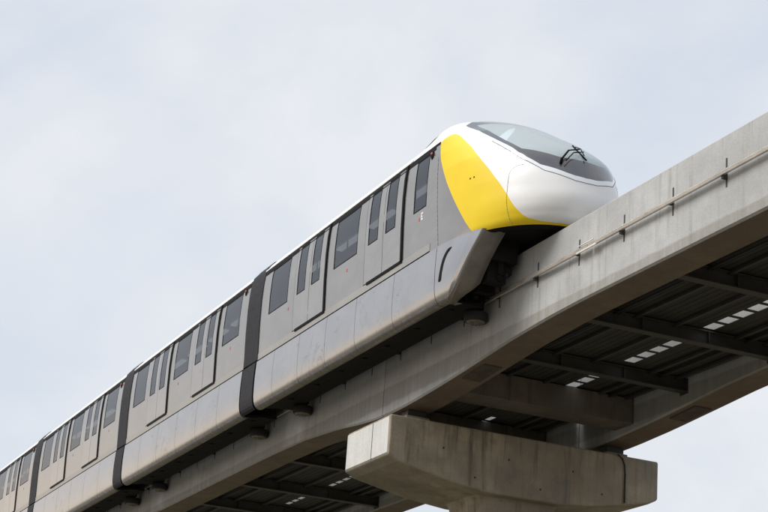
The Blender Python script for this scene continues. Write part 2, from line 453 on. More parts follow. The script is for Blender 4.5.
# ------------------------------------------------------------------ conductor rail on the near beam side
def power_rail(xa, xb, label):
    t = empty('conductor_rail', ((xa + xb) / 2, -HW, -0.68), label, 'power rail', 'conductor rails on the near beam')
    z = -0.675
    y = -HW - 0.085
    prof = [(y - .025, z - .032), (y - .028, z + .015), (y - .016, z + .042), (y + .02, z + .042), (y + .028, z + .012), (y + .012, z + .006), (y + .012, z - .01), (y + .028, z - .025)]
    MB().grid([[(xa, a, b) for a, b in prof], [(xb, a, b) for a, b in prof]], close=False).prism([(xa, a, b) for a, b in prof], (xb - xa, 0, 0)).build('rail_bar', 'rail', t)
    k = math.ceil((xa - 0.2) / 1.43)
    while k * 1.43 < xb - .1:
        x = k * 1.43 + .4
        if x > xa + .1 and x < xb - .1:
            b = MB().box(x - .02, x + .02, -HW - .004, -HW + .01, z + .10, z + .27)
            b.box(x - .02, x + .02, -HW - .004, -HW + .01, z - .2, z - .04)
            b.box(x - .025, x + .025, -HW - .07, -HW - .005, z - .03, z + .02)
            if k % 2 == 0:
                b.box(x - .03, x + .03, -HW - .08, -HW - .008, z - .075, z - .03)
            b.build('insulator', 'insul', t)
        k += 1
    return t
r_ = power_rail(8.02, 26, 'bright metal conductor rail along the beam, right of the rail splice')
MB().box(7.7, 8.2, -HW - .125, -HW - .11, -.615, -.60).box(7.65, 8.3, -HW - .13, -HW - .11, -.735, -.705).build('splice_plate', 'rail', r_)
power_rail(-30, 7.98, 'conductor rail along the beam, disappearing under the train skirt')

# ------------------------------------------------------------------ piers
def pier(px, label):
    CX = px
    t = empty('pier', (CX, S / 2, GZ), label, 'pier', 'concrete piers under the guideway')
    y0, y1, x0, x1, zt = -0.78, 5.46, -1.08, 1.08, -2.2
    bot = [(y1, -3.02), (5.25, -3.13), (4.0, -3.37), (3.1, -3.46), (1.55, -3.46), (0.65, -3.37), (-0.57, -3.13), (y0, -3.02)]
    prof = [(y0 + .004, zt), (y1, zt)] + bot
    a = [(CX + x0, y, z) for y, z in prof]
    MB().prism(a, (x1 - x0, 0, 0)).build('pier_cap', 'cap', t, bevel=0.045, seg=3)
    # end face, sunlight put into its pale colour; two panels, open joint between
    e = MB()
    for xa, xb in ((x0 + .05, 0.235), (0.265, x1 - .05)):
        e.box(CX + xa, CX + xb, y0 - .006, y0 + .03, -2.98, zt - .05)
    e.build('end_face', 'cap_end', t, bevel=0.004)
    MB().box(CX + .235, CX + .265, y0 - .004, y0 + .02, -2.99, zt - .045).build('end_joint', 'insul', t)
    for hy_, hz_ in ((.42, -2.71), (1.9, -2.72), (3.4, -2.73), (1.15, -3.2), (2.65, -3.22), (4.1, -3.1)):
        MB().tube((CX + x1 - .01, hy_, hz_), (CX + x1 + .003, hy_, hz_), .022, n=12).build('tie_hole', 'insul', t)
    # conduit down the front face
    c = MB(); pts = [(4.45, -2.20), (4.56, -2.27), (4.62, -2.40), (4.64, -2.6), (4.64, -3.2)]
    for p, q in zip(pts[:-1], pts[1:]):
        c.tube((CX + x1 + .012, p[0], p[1]), (CX + x1 + .012, q[0], q[1]), .017, n=8)
    c.build('conduit', 'insul', t, smooth=True)
    # column with a flared head
    rows = []
    for z, hx, hy in ((GZ, .78, .90), (-3.7, .78, .90), (-3.56, .79, .91), (-3.48, .81, .94), (-3.44, .84, .98)):
        r = []
        for k in range(40):
            an = 2 * math.pi * k / 40
            c_, s_ = math.cos(an), math.sin(an)
            r.append((CX + hx * math.copysign(abs(c_) ** .28, c_), S / 2 + hy * math.copysign(abs(s_) ** .28, s_), z))
        rows.append(r)
    MB().grid(rows, close=True).build('column', 'cap', t, smooth=True)
    # bearing plinths
    for by in (0, S):
        for bx in (-.85, .45):
            b = MB().box(CX + bx - .24, CX + bx + .24, by - .26, by + .26, zt - .01, zt + .14)
            pl = b.build('bearing_plinth', 'cap', t, bevel=.01)
            MB().box(CX + bx - .17, CX + bx + .17, by - .2, by + .2, zt + .142, -depth(bx) - .01).build('bearing', 'insul', t)
    return t
pier(0, 'weathered hammerhead concrete pier under both guideway beams')
pier(-SPAN, 'distant concrete pier hidden behind the beams at the far left')

# ------------------------------------------------------------------ cross members between the beams
YA, YB = HW, S - HW
DZ = -1.17
def cross_walls():
    for xa, xb, lab in ((1.15, 1.88, 'concrete cross diaphragm between the beams just right of the pier'),
                        (-2.5, -1.77, 'concrete cross diaphragm between the beams just left of the pier')):
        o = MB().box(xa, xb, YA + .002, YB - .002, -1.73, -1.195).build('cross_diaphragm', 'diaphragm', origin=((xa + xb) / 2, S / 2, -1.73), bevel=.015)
        tag(o, lab, 'cross beam', 'concrete cross diaphragms')
cross_walls()
CBX = [3.72, 6.58, 9.45, 12.35, 15.2, 18.1, 21.0, -4.5, -7.5, -11.0, -14.2, -17.3, -20.4, -23.5]
LAB = {3.72: 'steel cross beam under the walkway, nearest right of the pier', 6.58: 'steel cross beam under the walkway, second right of the pier',
       9.45: 'steel cross beam under the walkway, third right of the pier, at the picture edge', 12.35: 'steel cross beam under the walkway, fourth right of the pier', 15.2: 'steel cross beam under the walkway, fifth right of the pier', 18.1: 'steel cross beam under the walkway, sixth right of the pier', 21.0: 'steel cross beam under the walkway, seventh right of the pier',
       -4.5: 'steel cross beam under the walkway, nearest left of the pier, behind the pier cap', -7.5: 'steel cross beam under the walkway, second left of the pier', -11.0: 'steel cross beam under the walkway, third left of the pier',
       -14.2: 'steel cross beam under the walkway, fourth left of the pier', -17.3: 'steel cross beam under the walkway, fifth left of the pier', -20.4: 'steel cross beam under the walkway, sixth left of the pier', -23.5: 'steel cross beam under the walkway, seventh left of the pier'}
for x in CBX:
    b = MB()
    b.box(x - .10, x + .10, YA + .004, YB - .004, -1.455, -1.435)      # bottom flange
    b.box(x - .10, x + .10, YA + .004, YB - .004, -1.215, -1.195)      # top flange
    b.box(x - .02, x + .02, YA + .004, YB - .004, -1.435, -1.215)      # web
    for sy in (1.5, 2.9):
        b.box(x - .09, x + .09, sy - .01, sy + .01, -1.434, -1.216)
    o = b.build('walkway_cross_beam', 'deckbeam', origin=(x, S / 2, -1.455))
    tag(o, LAB[x], 'cross beam', 'steel cross beams under the walkway')
    g = MB().box(x - .14, x + .14, YB - .012, YB - .004 + .002, -1.50, -1.2)
    g.build('end_plate', 'deckbeam', o)

# walkway: slatted floor with a row of square openings
HY0, HY1 = 2.74, 2.99
def walkway(xa, xb, label):
    t = empty('walkway', ((xa + xb) / 2, S / 2, DZ), label, 'walkway', 'walkway decks between the beams')
    HY1 = 2.99 if xa > -5 else 2.88
    d = MB()
    # ribbed floor panels either side of the openings
    for ya, yb in ((YA + .005, 1.36), (1.36, 2.62), (HY1 + .12, YB - .25)):
        n = max(4, int((yb - ya) / .14)); st = (yb - ya) / n
        for k in range(n):
            d.box(xa, xb, ya + k * st, ya + (k + .88) * st, DZ + .003, DZ + .012)
        d.box(xa, xb, ya, yb, DZ + .013, DZ + .05)
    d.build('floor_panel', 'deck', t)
    # strip with openings
    s = MB()
    s.box(xa, xb, 2.62, HY0, DZ + .004, DZ + .016)
    s.box(xa, xb, HY1, HY1 + .12, DZ + .004, DZ + .016)
    x = xa
    k = math.ceil(xa / .445)
    pos = []
    while (k + 1) * .445 < xb:
        pos.append(k * .445); k += 1
    last = xa
    for q in pos:
        near = any(abs(q + .15 - c) < .16 for c in CBX)
        if near or (-1.75 < q < 1.15 and not -1.2 < q < -.8): continue
        s.box(last, q, HY0, HY1, DZ + .005, DZ + .015)
        last = q + (.35 if not -1.3 < q < -.7 else .2)
    s.box(last, xb, HY0, HY1, DZ + .005, DZ + .015)
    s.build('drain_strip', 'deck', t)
    g = MB()
    for y in (.55, 1.36, 2.2, 3.5, YB - .2):
        g.box(xa, xb, y - .035, y + .035, DZ - .02 - .055, DZ - .021)
    g.build('stringer', 'deckbeam', t)
    for y, r, dz in ((.95, .022, -.06), (1.02, .015, -.055), (3.72, .03, -.075), (3.80, .018, -.06)):
        MB().tube((xa, y, DZ + dz), (xb, y, DZ + dz), r, n=8).build('cable', 'insul', t, smooth=True)
    g = MB(); g.box(xa, xb, YB - .25, YB - .003, DZ + .0, DZ + .05); g.build('edge_panel', 'deck', t)
    return t
walkway(-0.2, 26, 'dark steel walkway deck with a row of square openings, right of the pier')
walkway(-28, -0.46, 'dark steel walkway deck seen under the train, left of the pier')

# ================================================================== THE TRAIN
ZP = [-.0, .16, 1.0, 1.6, 2.0, 2.3, 2.4, 2.5, 2.6, 2.68, 2.74, 2.78, 2.81, 2.825]
WP = [1.545, 1.553, 1.585, 1.59, 1.575, 1.54, 1.50, 1.43, 1.34, 1.22, 1.05, .85, .5, .02]
def W(z): return float(np.interp(z, ZP, WP))
ZB, ZS, ZWB, ZWT, ZD, ZC = 0.15, 0.31, 1.12, 2.19, 2.27, 2.30    # belt bottom, sill line, window bottom/top, door top, cantrail

def wall_patch(mb, s, x0, x1, z0, z1, off=0.0):
    """curved wall rectangle on side s (-1 near, +1 far)"""
    zs = [z0] + [z for z in (.5, .8, 1.0, 1.2, 1.4, 1.6, 1.75, 1.9, 2.05, 2.2) if z0 + .02 < z < z1 - .02] + [z1]
    rows = [[(x0, s * (W(z) + off), z), (x1, s * (W(z) + off), z)] for z in zs]
    mb.grid(rows)
def frame_ring(mb, s, x0, x1, z0, z1, wd, off, th=.012):
    for a, b, c, d in ((x0, x0 + wd, z0, z1), (x1 - wd, x1, z0, z1), (x0 + wd, x1 - wd, z0, z0 + wd), (x0 + wd, x1 - wd, z1 - wd, z1)):
        wall_patch(mb, s, a, b, c, d, off)

def side(t, s, x0, x1, wins, doors):
    """wall, windows, doors, slots, belt of one side of a car between x0 and x1"""
    holes = [(a, b, ZWB, ZWT) for a, b in wins] + [(xr - 1.85, xr, ZS, ZD) for xr in doors]
    xb = sorted(set([x0, x1] + [h[0] for h in holes] + [h[1] for h in holes]))
    m = MB()
    for a, b in zip(xb[:-1], xb[1:]):
        h = [q for q in holes if q[0] <= a + 1e-6 and q[1] >= b - 1e-6]
        if not h: wall_patch(m, s, a, b, ZS, ZC)
        else:
            if h[0][2] > ZS + .01: wall_patch(m, s, a, b, ZS, h[0][2])
            wall_patch(m, s, a, b, h[0][3], ZC)
    m.build('side_wall', 'steel', t, smooth=True, out=True)
    c = MB(); wall_patch(c, s, x0, x1, ZWT + .012, ZC + .03, .006); c.build('cantrail', 'black', t, out=True)
    b = MB(); wall_patch(b, s, x0, x1, ZB + .012, ZS, .004); b.build('belt_strip', 'belt', t, out=True)
    b = MB(); wall_patch(b, s, x0, x1, ZB - .03, ZB + .012, -.015); b.build('belt_gap', 'black', t)
    for a, bb in wins:
        g = MB(); frame_ring(g, s, a, bb, ZWB, ZWT + .012, .022, .003)
        f = g.build('window', 'black', t)
        p = MB(); wall_patch(p, s, a + .022, bb - .022, ZWB + .022, ZWT - .01, -.004); p.build('pane', 'pane', f, smooth=True, out=True)
    for xr in doors:
        for (a, bb, wa, wb, kk) in ((xr - .94, xr - .07, xr - .84, xr - .38, 0), (xr - 1.83, xr - .955, xr - 1.68, xr - 1.21, 1)):
            g = MB()
            zt = ZD - .015; zb = ZS + .02
            wall_patch(g, s, a, wa, zb, zt, .004); wall_patch(g, s, wb, bb, zb, zt, .004)
            wall_patch(g, s, wa, wb, zb, ZWB, .004)
            leaf = g.build('door_leaf', 'door', t, smooth=True, out=True)
            r = MB(); frame_ring(r, s, wa, wb, ZWB, zt, .02, .007)
            r.build('window_frame', 'black', leaf)
            p = MB(); wall_patch(p, s, wa + .02, wb - .02, ZWB + .02, zt - .02, 0.0); p.build('door_pane', 'pane', leaf, smooth=True, out=True)
        q = MB()
        y = s * 1.0
        wall_patch(q, s, xr - .068, xr + .01, ZS - .02, ZC, .022)
        wall_patch(q, s, xr - 1.66, xr + .01, ZS - .035, ZS + .022, .022)
        wall_patch(q, s, xr - .954, xr - .942, ZS, ZD, -.01)
        # returns give the seals a real thickness
        for (xa_, xb_) in ((xr - .068, xr - .068), (xr + .01, xr + .01)):
            rows = [[(xa_, s * (W(z) - .02), z), (xa_, s * (W(z) + .022), z)] for z in (ZS - .02, .8, 1.2, 1.6, 2.0, ZC)]
            q.grid(rows)
        zz = ZS - .035
        q.grid([[(xr - 1.66, s * (W(zz) - .02), zz), (xr - 1.66, s * (W(zz) + .022), zz)], [(xr + .01, s * (W(zz) - .02), zz), (xr + .01, s * (W(zz) + .022), zz)]])
        q.build('door_seal', 'black', t)

def roof(t, x0, x1, mat='roofwhite'):
    zs = [ZC + .028, 2.36, 2.4, 2.45, 2.5, 2.55, 2.6, 2.64, 2.68, 2.71, 2.74, 2.76, 2.78, 2.80, 2.81]
    prof = [(-W(z) - (.012 if i < 2 else 0), z) for i, z in enumerate(zs)] + [(0, 2.83)]
    prof += [(-a, b) for a, b in reversed(prof[:-1])]
    MB().grid([[(x, a, b) for a, b in prof] for x in (x0, (x0 + x1) / 2, x1)]).build('roof', mat, t, smooth=True, out=True)
    # gutter lip
    g = MB()
    for s in (-1, 1):
        g.box(x0, x1, s * (W(2.33) + .0), s * (W(2.33) + .028), ZC + .015, ZC + .045)
    g.build('gutter', mat, t)

SKP = [(1.573, .12), (1.582, -.1), (1.587, -.3), (1.585, -.5), (1.578, -.7), (1.565, -.8), (1.545, -.88), (1.51, -.94), (1.46, -.98), (1.40, -.995), (1.34, -.98)]
def skirt(t, x0, x1, seams):
    xs = [x0] + sorted(q for q in seams if x0 < q < x1) + [x1]
    for s in (-1, 1):
        for a, b in zip(xs[:-1], xs[1:]):
            g = .006
            m = MB().grid([[(x, s * y, z) for y, z in SKP] for x in (a + g, b - g)])
            # folded returns at the joints
            for x in (a + g, b - g):
                m.grid([[(x, s * y, z) for y, z in SKP], [(x, s * (y - .05), z + (.03 if z < -.93 else 0)) for y, z in SKP]])
            m.build('skirt_panel', 'skirt', t, smooth=True, out=True)
    k = MB()
    for s in (-1, 1):
        k.grid([[(x, s * (y - .02), z) for y, z in SKP[:7]] for x in (x0 + .02, x1 - .02)])
    k.build('skirt_backing', 'black', t)

def interior(t, x0, x1):
    MB().box(x0, x1, -1.5, 1.5, .26, .33).build('floor', 'floor_in', t)
    MB().grid([[(x, y, z) for y, z in ((-1.5, 2.25), (-1.1, 2.42), (-.5, 2.46), (.5, 2.46), (1.1, 2.42), (1.5, 2.25))] for x in (x0, x1)]).build('ceiling', 'interior', t, recalc=False)
    n = MB()
    for y in (-.62, .62):
        x = x0 + .4
        while x + 1.3 < x1:
            n.box(x, x + 1.25, y - .07, y + .07, 2.40, 2.432); x += 1.75
    n.build('ceiling_light', 'lamp', t)
    p = MB()
    for y in (-.75, .75):
        p.tube((x0 + .3, y, 2.05), (x1 - .3, y, 2.05), .018, n=8)
        x = x0 + 1.2
        while x < x1 - .5:
            p.tube((x, y, .33), (x, y, 2.45), .018, n=8); x += 1.75
    p.build('grab_rail', 'steel_in', t)
    for x in (x0 + .01, x1 - .03):
        MB().prism([(x, -1.5, .33), (x, -1.5, 2.3), (x, 1.5, 2.3), (x, 1.5, .33), (x, .5, .33), (x, .5, 2.15), (x, -.5, 2.15), (x, -.5, .33)], (.02, 0, 0)).build('bulkhead', 'interior', t)
    sg = MB()
    for s in (-1, 1):
        for xa in np.arange(x0 + .5, x1 - 1.6, 3.9):
            sg.box(xa, xa + 1.6, s * 1.1, s * 1.5, .75, .8); sg.box(xa, xa + 1.6, s * 1.44, s * 1.52, .8, 1.3)
    sg.build('seat', 'seat', t)

def bellows(t, x0, x1):
    """ribbed gangway cover, upper and lower"""
    n = 11; st = (x1 - x0) / n
    zs = [ZB + .02, .6, 1.0, 1.3, 1.6, 1.9, 2.1, 2.3, 2.4, 2.5, 2.6, 2.68, 2.74, 2.78, 2.81]
    prof = [(-(W(z) if z < 2.2 else float(np.interp(z, [2.2, 2.4, 2.6, 2.68, 2.74, 2.78, 2.81], [1.56, 1.51, 1.35, 1.23, 1.05, .85, .5]))), z) for z in zs] + [(0, 2.84)]; prof += [(-a, b) for a, b in reversed(prof[:-1])]
    rows = []
    for k in range(n):
        for dx, o in ((0.0, .010), (.15, .018), (.85, .018), (1.0, .010)):
            rows.append([(x0 + (k + dx) * st, y * (1 + o / 1.57) , z + (.004 if z > 2.5 else 0)) for y, z in prof])
    MB().grid(rows).build('bellows', 'bellows', t, smooth=False, out=True)
    rows = []
    for k in range(n):
        for dx, o in ((0.0, .002), (.15, .010), (.85, .010), (1.0, .002)):
            rows.append([(x0 + .04 + (k + dx) * (st - .01), -(y + o), z) for y, z in SKP[:9]])
    MB().grid(rows).build('skirt_bellows', 'bellows', t, out=True)
    MB().grid([[(x, -y, z) for x, y, z in r] for r in rows]).build('skirt_bellows', 'bellows', t, out=True)

def bogie(t, xc, front=False):
    f = MB()
    f.box(xc - 1.35, xc + 1.35, -1.05, -.48, -.30, -.02)
    f.box(xc - 1.35, xc + 1.35, .48, 1.05, -.30, -.02)
    f.box(xc - .18, xc + .18, -.92, -.50, -.86, -.3)
    f.box(xc - .18, xc + .18, .50, .92, -.86, -.3)
    f.box(xc - .5, xc + .5, -.85, -.72, -.62, -.3)
    f.box(xc - .5, xc + .5, .72, .85, -.62, -.3)
    for dx in (-.42, .42):
        f.tube((xc + dx, -.8, -.75), (xc + dx * .4, -.8, -.35), .05)
        f.tube((xc + dx, -.62, -.22), (xc + dx, -.62, -.6), .04)
    rb = random.Random(int(xc * 7))
    for s in (-1, 1):
        for k in range(7):
            a = rb.uniform(-1.2, 1.2); b = rb.uniform(.5, .95)
            f.tube((xc + a, s * b, rb.uniform(-.3, -.1)), (xc + a + rb.uniform(-.5, .5), s * rb.uniform(.5, .9), rb.uniform(-.85, -.4)), rb.uniform(.012, .03), n=8)
        for k in range(5):
            a = rb.uniform(-1.3, 1.1)
            f.box(xc + a, xc + a + rb.uniform(.1, .3), s * rb.uniform(.55, .7), s * rb.uniform(.75, 1.0), -rb.uniform(.45, .75), -.25)
        f.tube((xc - 1.2, s * .66, -.5), (xc + 1.2, s * .66, -.46), .035, n=8)
        f.tube((xc + .9, s * .75, -.15), (xc + 1.25, s * .75, -.6), .05, n=8)
        f.tube((xc - .9, s * .75, -.15), (xc - 1.25, s * .75, -.6), .05, n=8)
    bg = f.build('bogie', 'under', t)
    for s in (-1, 1):
        for dx, z in ((0.0, -.98), (-.85, -.30), (.85, -.30)):
            r = .225 if dx == 0 else .25
            y = s * (HW + r + .004)
            m = MB().lathe((xc + dx, y, z), [(r * .55, -.09), (r * .9, -.09), (r, -.06), (r, .06), (r * .9, .09), (r * .55, .09)])
            m.build('guide_wheel', 'rubber', bg, smooth=True)
            h = MB().lathe((xc + dx, y, z), [(0, -.135), (r * .18, -.135), (r * .2, -.12), (r * .62, -.115), (r * .74, -.10), (r * .78, -.09), (r * .5, -.06)])
            for k in range(8):
                a = k * math.pi / 4 + .2
                cx, cy = xc + dx + r * .42 * math.cos(a), y + r * .42 * math.sin(a)
                h.tube((cx, cy, z - .118), (cx, cy, z - .137), .015, n=6)
            h.build('wheel_hub', 'hub', bg, smooth=False)

def underframe(t, x0, x1):
    m = MB().box(x0, x1, -1.5, 1.5, -.02, .14)
    rnd = random.Random(int(abs(x0) * 10))
    x = x0 + .3
    for s in (-1, 1):
        x = x0 + .3
        while x < x1 - 1.2:
            L = rnd.uniform(.5, 1.3)
            m.box(x, min(x + L, x1 - .1), s * 1.35, s * rnd.uniform(.55, .8), -rnd.uniform(.35, .8), -.015)
            x += L + rnd.uniform(.08, .4)
        tr = [(1.34, -.95), (1.15, -.93), (.98, -.89), (.60, -.875), (.585, -.80), (1.33, -.88)]
        m.prism([(x0 + .05, s * a, b) for a, b in tr], (x1 - x0 - .1, 0, 0))
        q = x0 + .9
        while q < x1 - .6:
            m.box(q, q + rnd.uniform(.2, .5), s * 1.2, s * 1.02, -.935, -.88)
            q += rnd.uniform(1.0, 1.7)
        m.tube((x0 + .1, s * .93, -.78), (x1 - .1, s * .93, -.78), .03)
        m.tube((x0 + .1, s * .85, -.66), (x1 - .1, s * .85, -.66), .022)
    m.build('underframe', 'under', t)

def marker(t, x, z, s=-1):
    y = s * (W(z))
    b = MB().lathe((0, 0, 0), [(0, .03), (.035, .028), (.055, .01), (.06, 0)], n=16)
    b.v = [(x + a * .8, y + s * c, z + bb * 1.7) for a, bb, c in b.v]
    o = b.build('marker_lamp', 'black', t, smooth=True)
    l = MB().lathe((0, 0, 0), [(0, .02), (.02, .018), (.03, 0)], n=12)
    l.v = [(x + .005 + a, y + s * (c + .024), z + .03 + bb) for a, bb, c in l.v]
    l.build('lamp_lens', 'red', o, smooth=True)

def decal(t, x, z, s=-1, big=False):
    """small square door stickers: a red one beside a pale one with a C mark"""
    m = MB(); wall_patch(m, s, x - .09, x - .03, z - .035, z + .035, .003); m.build('sticker', 'red', t)
    if big:
        m = MB()
        for a, b, c, d in ((.03, .06, -.07, .08), (.06, .12, .05, .08), (.06, .12, -.07, -.04), (.06, .10, -.01, .015)):
            wall_patch(m, s, x + a, x + b, z + c + .03, z + d + .03, .003)
        m.build('sticker', 'sticker', t)

G = 'carriages of the monorail train'
# ---- middle car (built once, then copied)
def mid_car():
    x0, x1 = -15.47, -5.90
    t = empty('monorail_carriage', ((x0 + x1) / 2, 0, 0), 'second carriage of the silver monorail, right behind the lead carriage', 'train carriage', G)
    for s in (-1, 1):
        side(t, s, x0, x1, [(-7.6, -6.42), (-11.4, -10.22), (-15.05, -13.95)], [-7.98, -11.8])
    roof(t, x0, x1); skirt(t, x0, x1, [-7.5, -9.1, -10.7, -12.3, -13.9])
    interior(t, x0, x1); underframe(t, x0, x1)
    bogie(t, -7.15); bogie(t, -15.0)
    bellows(t, -16.33, x0 - .003)
    marker(t, -6.2, 2.14)
    decal(t, -6.9, .93); decal(t, -10.9, .93)
    return t
def copy_tree(o, parent=None, dx=0.0):
    c = o.copy(); COL.objects.link(c)
    if parent: c.parent = parent
    else: c.location = (o.location[0] + dx, o.location[1], o.location[2])
    for ch in list(o.children): copy_tree(ch, c)
    return c
mid = mid_car()
for k, lab in ((1, 'third carriage of the silver monorail, between the second and third dark gangway bands'),
               (2, 'fourth carriage of the silver monorail, cut off by the left edge of the photo'),
               (3, 'fifth carriage of the silver monorail, beyond the left edge')):
    c = copy_tree(mid, None, -10.45 * k)
    c['label'] = lab

# ---- lead car
X0F, X1F = -4.95, 4.1
lead = empty('monorail_lead_carriage', (-0.2, 0, 0), 'lead carriage of the monorail with yellow and white rounded nose', 'train carriage', G)
for s in (-1, 1):
    side(lead, s, X0F, X1F, [(3.32, 3.88), (-.6, .62), (-4.42, -3.26)], [2.87, -1.0])
roof(lead, X0F, 3.0)
skirt(lead, X0F, 4.45, [-3.8, -2.28, -.76, .8, 2.6])
interior(lead, X0F, 3.9); underframe(lead, X0F, 4.6)
bogie(lead, 4.2); bogie(lead, -4.35)
bellows(lead, -5.86, X0F - .003)
marker(lead, 3.98, 2.12)
decal(lead, 3.65, .93, big=True); decal(lead, .2, .9); decal(lead, -3.1, .93)

# nose surface ------------------------------------------------------
NZ = [.03, .12, .3, .5, .8, 1.1, 1.5, 2.0, 2.4, 2.6, 2.75, 2.82]
NL = [6.636, 6.888, 7.081, 7.162, 7.132, 7.054, 6.831, 6.148, 5.474, 5.066, 4.675, 4.289]
NH, NPQ, NHX = 0.1449, 2.0875, 4.2692
def smooth_interp(x, X, Y):
    # monotone-ish Catmull-Rom through the knots
    X = np.asarray(X, float); Y = np.asarray(Y, float)
    d = np.gradient(Y, X)
    i = int(np.clip(np.searchsorted(X, x) - 1, 0, len(X) - 2))
    h = X[i + 1] - X[i]; u = min(max((x - X[i]) / h, 0), 1)
    return (2 * u ** 3 - 3 * u * u + 1) * Y[i] + (u ** 3 - 2 * u * u + u) * h * d[i] + (-2 * u ** 3 + 3 * u * u) * Y[i + 1] + (u ** 3 - u * u) * h * d[i + 1]
def nose(tt, z):
    L = smooth_interp(z, NZ, NL)
    x0 = float(np.interp(z, [0, 1.6, 2.3, 2.6, 2.84], [4.4, 4.4, 4.1, 3.7, 3.0]))
    c, s = abs(math.cos(tt)), math.sin(tt)
    x = x0 + (L - x0) * c ** (2 / NPQ)
    y = -W(z) * math.copysign(abs(s) ** (2 / NPQ), s)
    return (x, y, nz_lift(x, z))
def nz_lift(x, z):
    return z + NH * math.exp(-((x - NHX) / .75) ** 2) * min(max((z - 2.2) / .4, 0), 1) ** 1.5
NT = 120
TS = [math.pi / 2 * math.copysign(abs(u) ** 1.0, u) for u in np.linspace(1, -1, NT + 1)]
def nose_rows(zs, xs):
    rows = []
    for z in zs:
        x0 = nose(math.pi / 2, z)[0]
        pre = [(x, -W(z), nz_lift(x, z)) for x in np.linspace(xs, x0, 7)[:-1]]
        arc = [nose(t_, z) for t_ in TS]
        post = [(x, W(z), nz_lift(x, z)) for x in np.linspace(x0, xs, 7)[1:]]
        rows.append(pre + arc + post)
    return np.array(rows)
rowsA = nose_rows(np.linspace(.095, 2.2, 100), 4.1)
zB = list(np.arange(2.2, 2.7, .02)) + [2.71, 2.73, 2.75, 2.765, 2.78, 2.79, 2.80, 2.81, 2.817, 2.822]
rowsB = nose_rows(zB, 3.0)
def grid_normals(P):
    du = np.gradient(P, axis=1); dv = np.gradient(P, axis=0)
    n = np.cross(du, dv); l = np.linalg.norm(n, axis=2, keepdims=True); l[l < 1e-12] = 1
    n /= l
    # outward
    if (n[:, P.shape[1] // 2, 0].mean()) < 0: n = -n
    return n
def cells(P):
    n = grid_normals(P)
    out = []
    for i in range(P.shape[0] - 1):
        for j in range(P.shape[1] - 1):
            out.append([(tuple(P[a, b]), tuple(n[a, b])) for a, b in ((i, j), (i, j + 1), (i + 1, j + 1), (i + 1, j))])
    return out
CELLS = cells(rowsA) + cells(rowsB)
def split(polys, fn):
    """cut every polygon along fn = 0; returns (inside, outside)"""
    ins, outs = [], []
    for p in polys:
        vals = [fn(*v[0]) for v in p]
        if min(vals) >= 0: ins.append(p); continue
        if max(vals) < 0: outs.append(p); continue
        a, b = [], []
        n = len(p)
        for i in range(n):
            v0, f0 = p[i], vals[i]; v1, f1 = p[(i + 1) % n], vals[(i + 1) % n]
            (a if f0 >= 0 else b).append(v0)
            if (f0 >= 0) != (f1 >= 0):
                u = f0 / (f0 - f1)
                q = (tuple(v0[0][k] + u * (v1[0][k] - v0[0][k]) for k in range(3)), tuple(v0[1][k] + u * (v1[1][k] - v0[1][k]) for k in range(3)))
                a.append(q); b.append(q)
        if len(a) > 2: ins.append(a)
        if len(b) > 2: outs.append(b)
    return ins, outs
def patch(polys, name, mat, parent, off=0.0):
    m = MB(); m.n = []; idx = {}
    for p in polys:
        f = []
        for pos, nr in p:
            key = tuple(round(c * 20000) for c in pos)
            if key not in idx:
                idx[key] = len(m.v)
                m.v.append(tuple(pos[k] + nr[k] * off for k in range(3))); m.n.append(nr)
            if not f or f[-1] != idx[key]: f.append(idx[key])
        if len(f) > 1 and f[0] == f[-1]: f.pop()
        if len(set(f)) == len(f) and len(f) > 2: m.f.append(tuple(f))
    # orient faces with the normals
    ff = []
    for f in m.f:
        a, b, c = (Vector(m.v[i]) for i in f[:3])
        if (b - a).cross(c - a).dot(Vector(m.n[f[0]])) < 0: f = tuple(reversed(f))
        ff.append(f)
    m.f = ff
    return m.build(name, mat, parent)
def pw(pts):
    X = [a for a, b in pts]; Y = [b for a, b in pts]
    def g(v): return float(np.interp(v, X, Y))
    return g
bW = pw([(0, .955), (.22, .97), (.36, 1.01), (.74, 1.17), (.97, 1.44), (1.09, 1.86), (1.165, 2.2), (1.20, 2.45), (1.215, 2.6), (1.23, 3.4), (2, 40)])
bT = pw([(0, .85), (.22, .865), (.36, .91), (.7, 1.04), (.98, 1.34), (1.11, 1.62), (1.16, 1.85), (1.18, 1.95), (2, 20)])
bG = pw([(0, 1.34), (.3, 1.34), (.45, 1.36), (.93, 1.58), (1.03, 1.95), (1.07, 2.3), (1.10, 3.0), (2, 30)])
aY = pw([(4.0, 2.24), (4.2, 2.25), (4.28, 2.29), (4.38, 2.355), (4.5, 2.385), (4.62, 2.375), (4.78, 2.29), (4.94, 2.165), (5.3, 1.87), (5.63, 1.55), (5.9, 1.25), (6.17, .9), (6.34, .64), (6.45, .42), (6.53, .27), (6.60, .18), (6.70, .135), (6.8, .12), (7.3, .115)])
kY = pw([(0, 5.62), (.18, 5.5), (.35, 5.37), (.81, 5.05), (1.32, 4.71), (1.87, 4.40), (2.2, 4.28), (2.4, 4.26)])
XW = 4.45    # where the black roof cap of the windscreen starts
rest, seam_c = CELLS, None
shield_in, rest = split(rest, lambda x, y, z: min((z - bW(abs(y))) / 3, x - XW - 0.25 * max(0, abs(y) - .6)) if x > 4 else -1)
glass_in, frit_in = split(shield_in, lambda x, y, z: min((z - bG(abs(y))) / 3, x - 5.02 + .35 * max(0, abs(y) - .5)))
trim_in, rest = split(rest, lambda x, y, z: (z - bT(abs(y))) / 3 if (x > 5.2) else -1)
yellow_in, rest = split(rest, lambda x, y, z: min(aY(x) - z, x - kY(z)))
grey_in, white_in = split(rest, lambda x, y, z: min(kY(z) - x, 2.255 - z) if x < 5.8 else -1)
gap_in, white_in = split(white_in, lambda x, y, z: min(4.27 - x, z - 2.2, 2.325 - z))
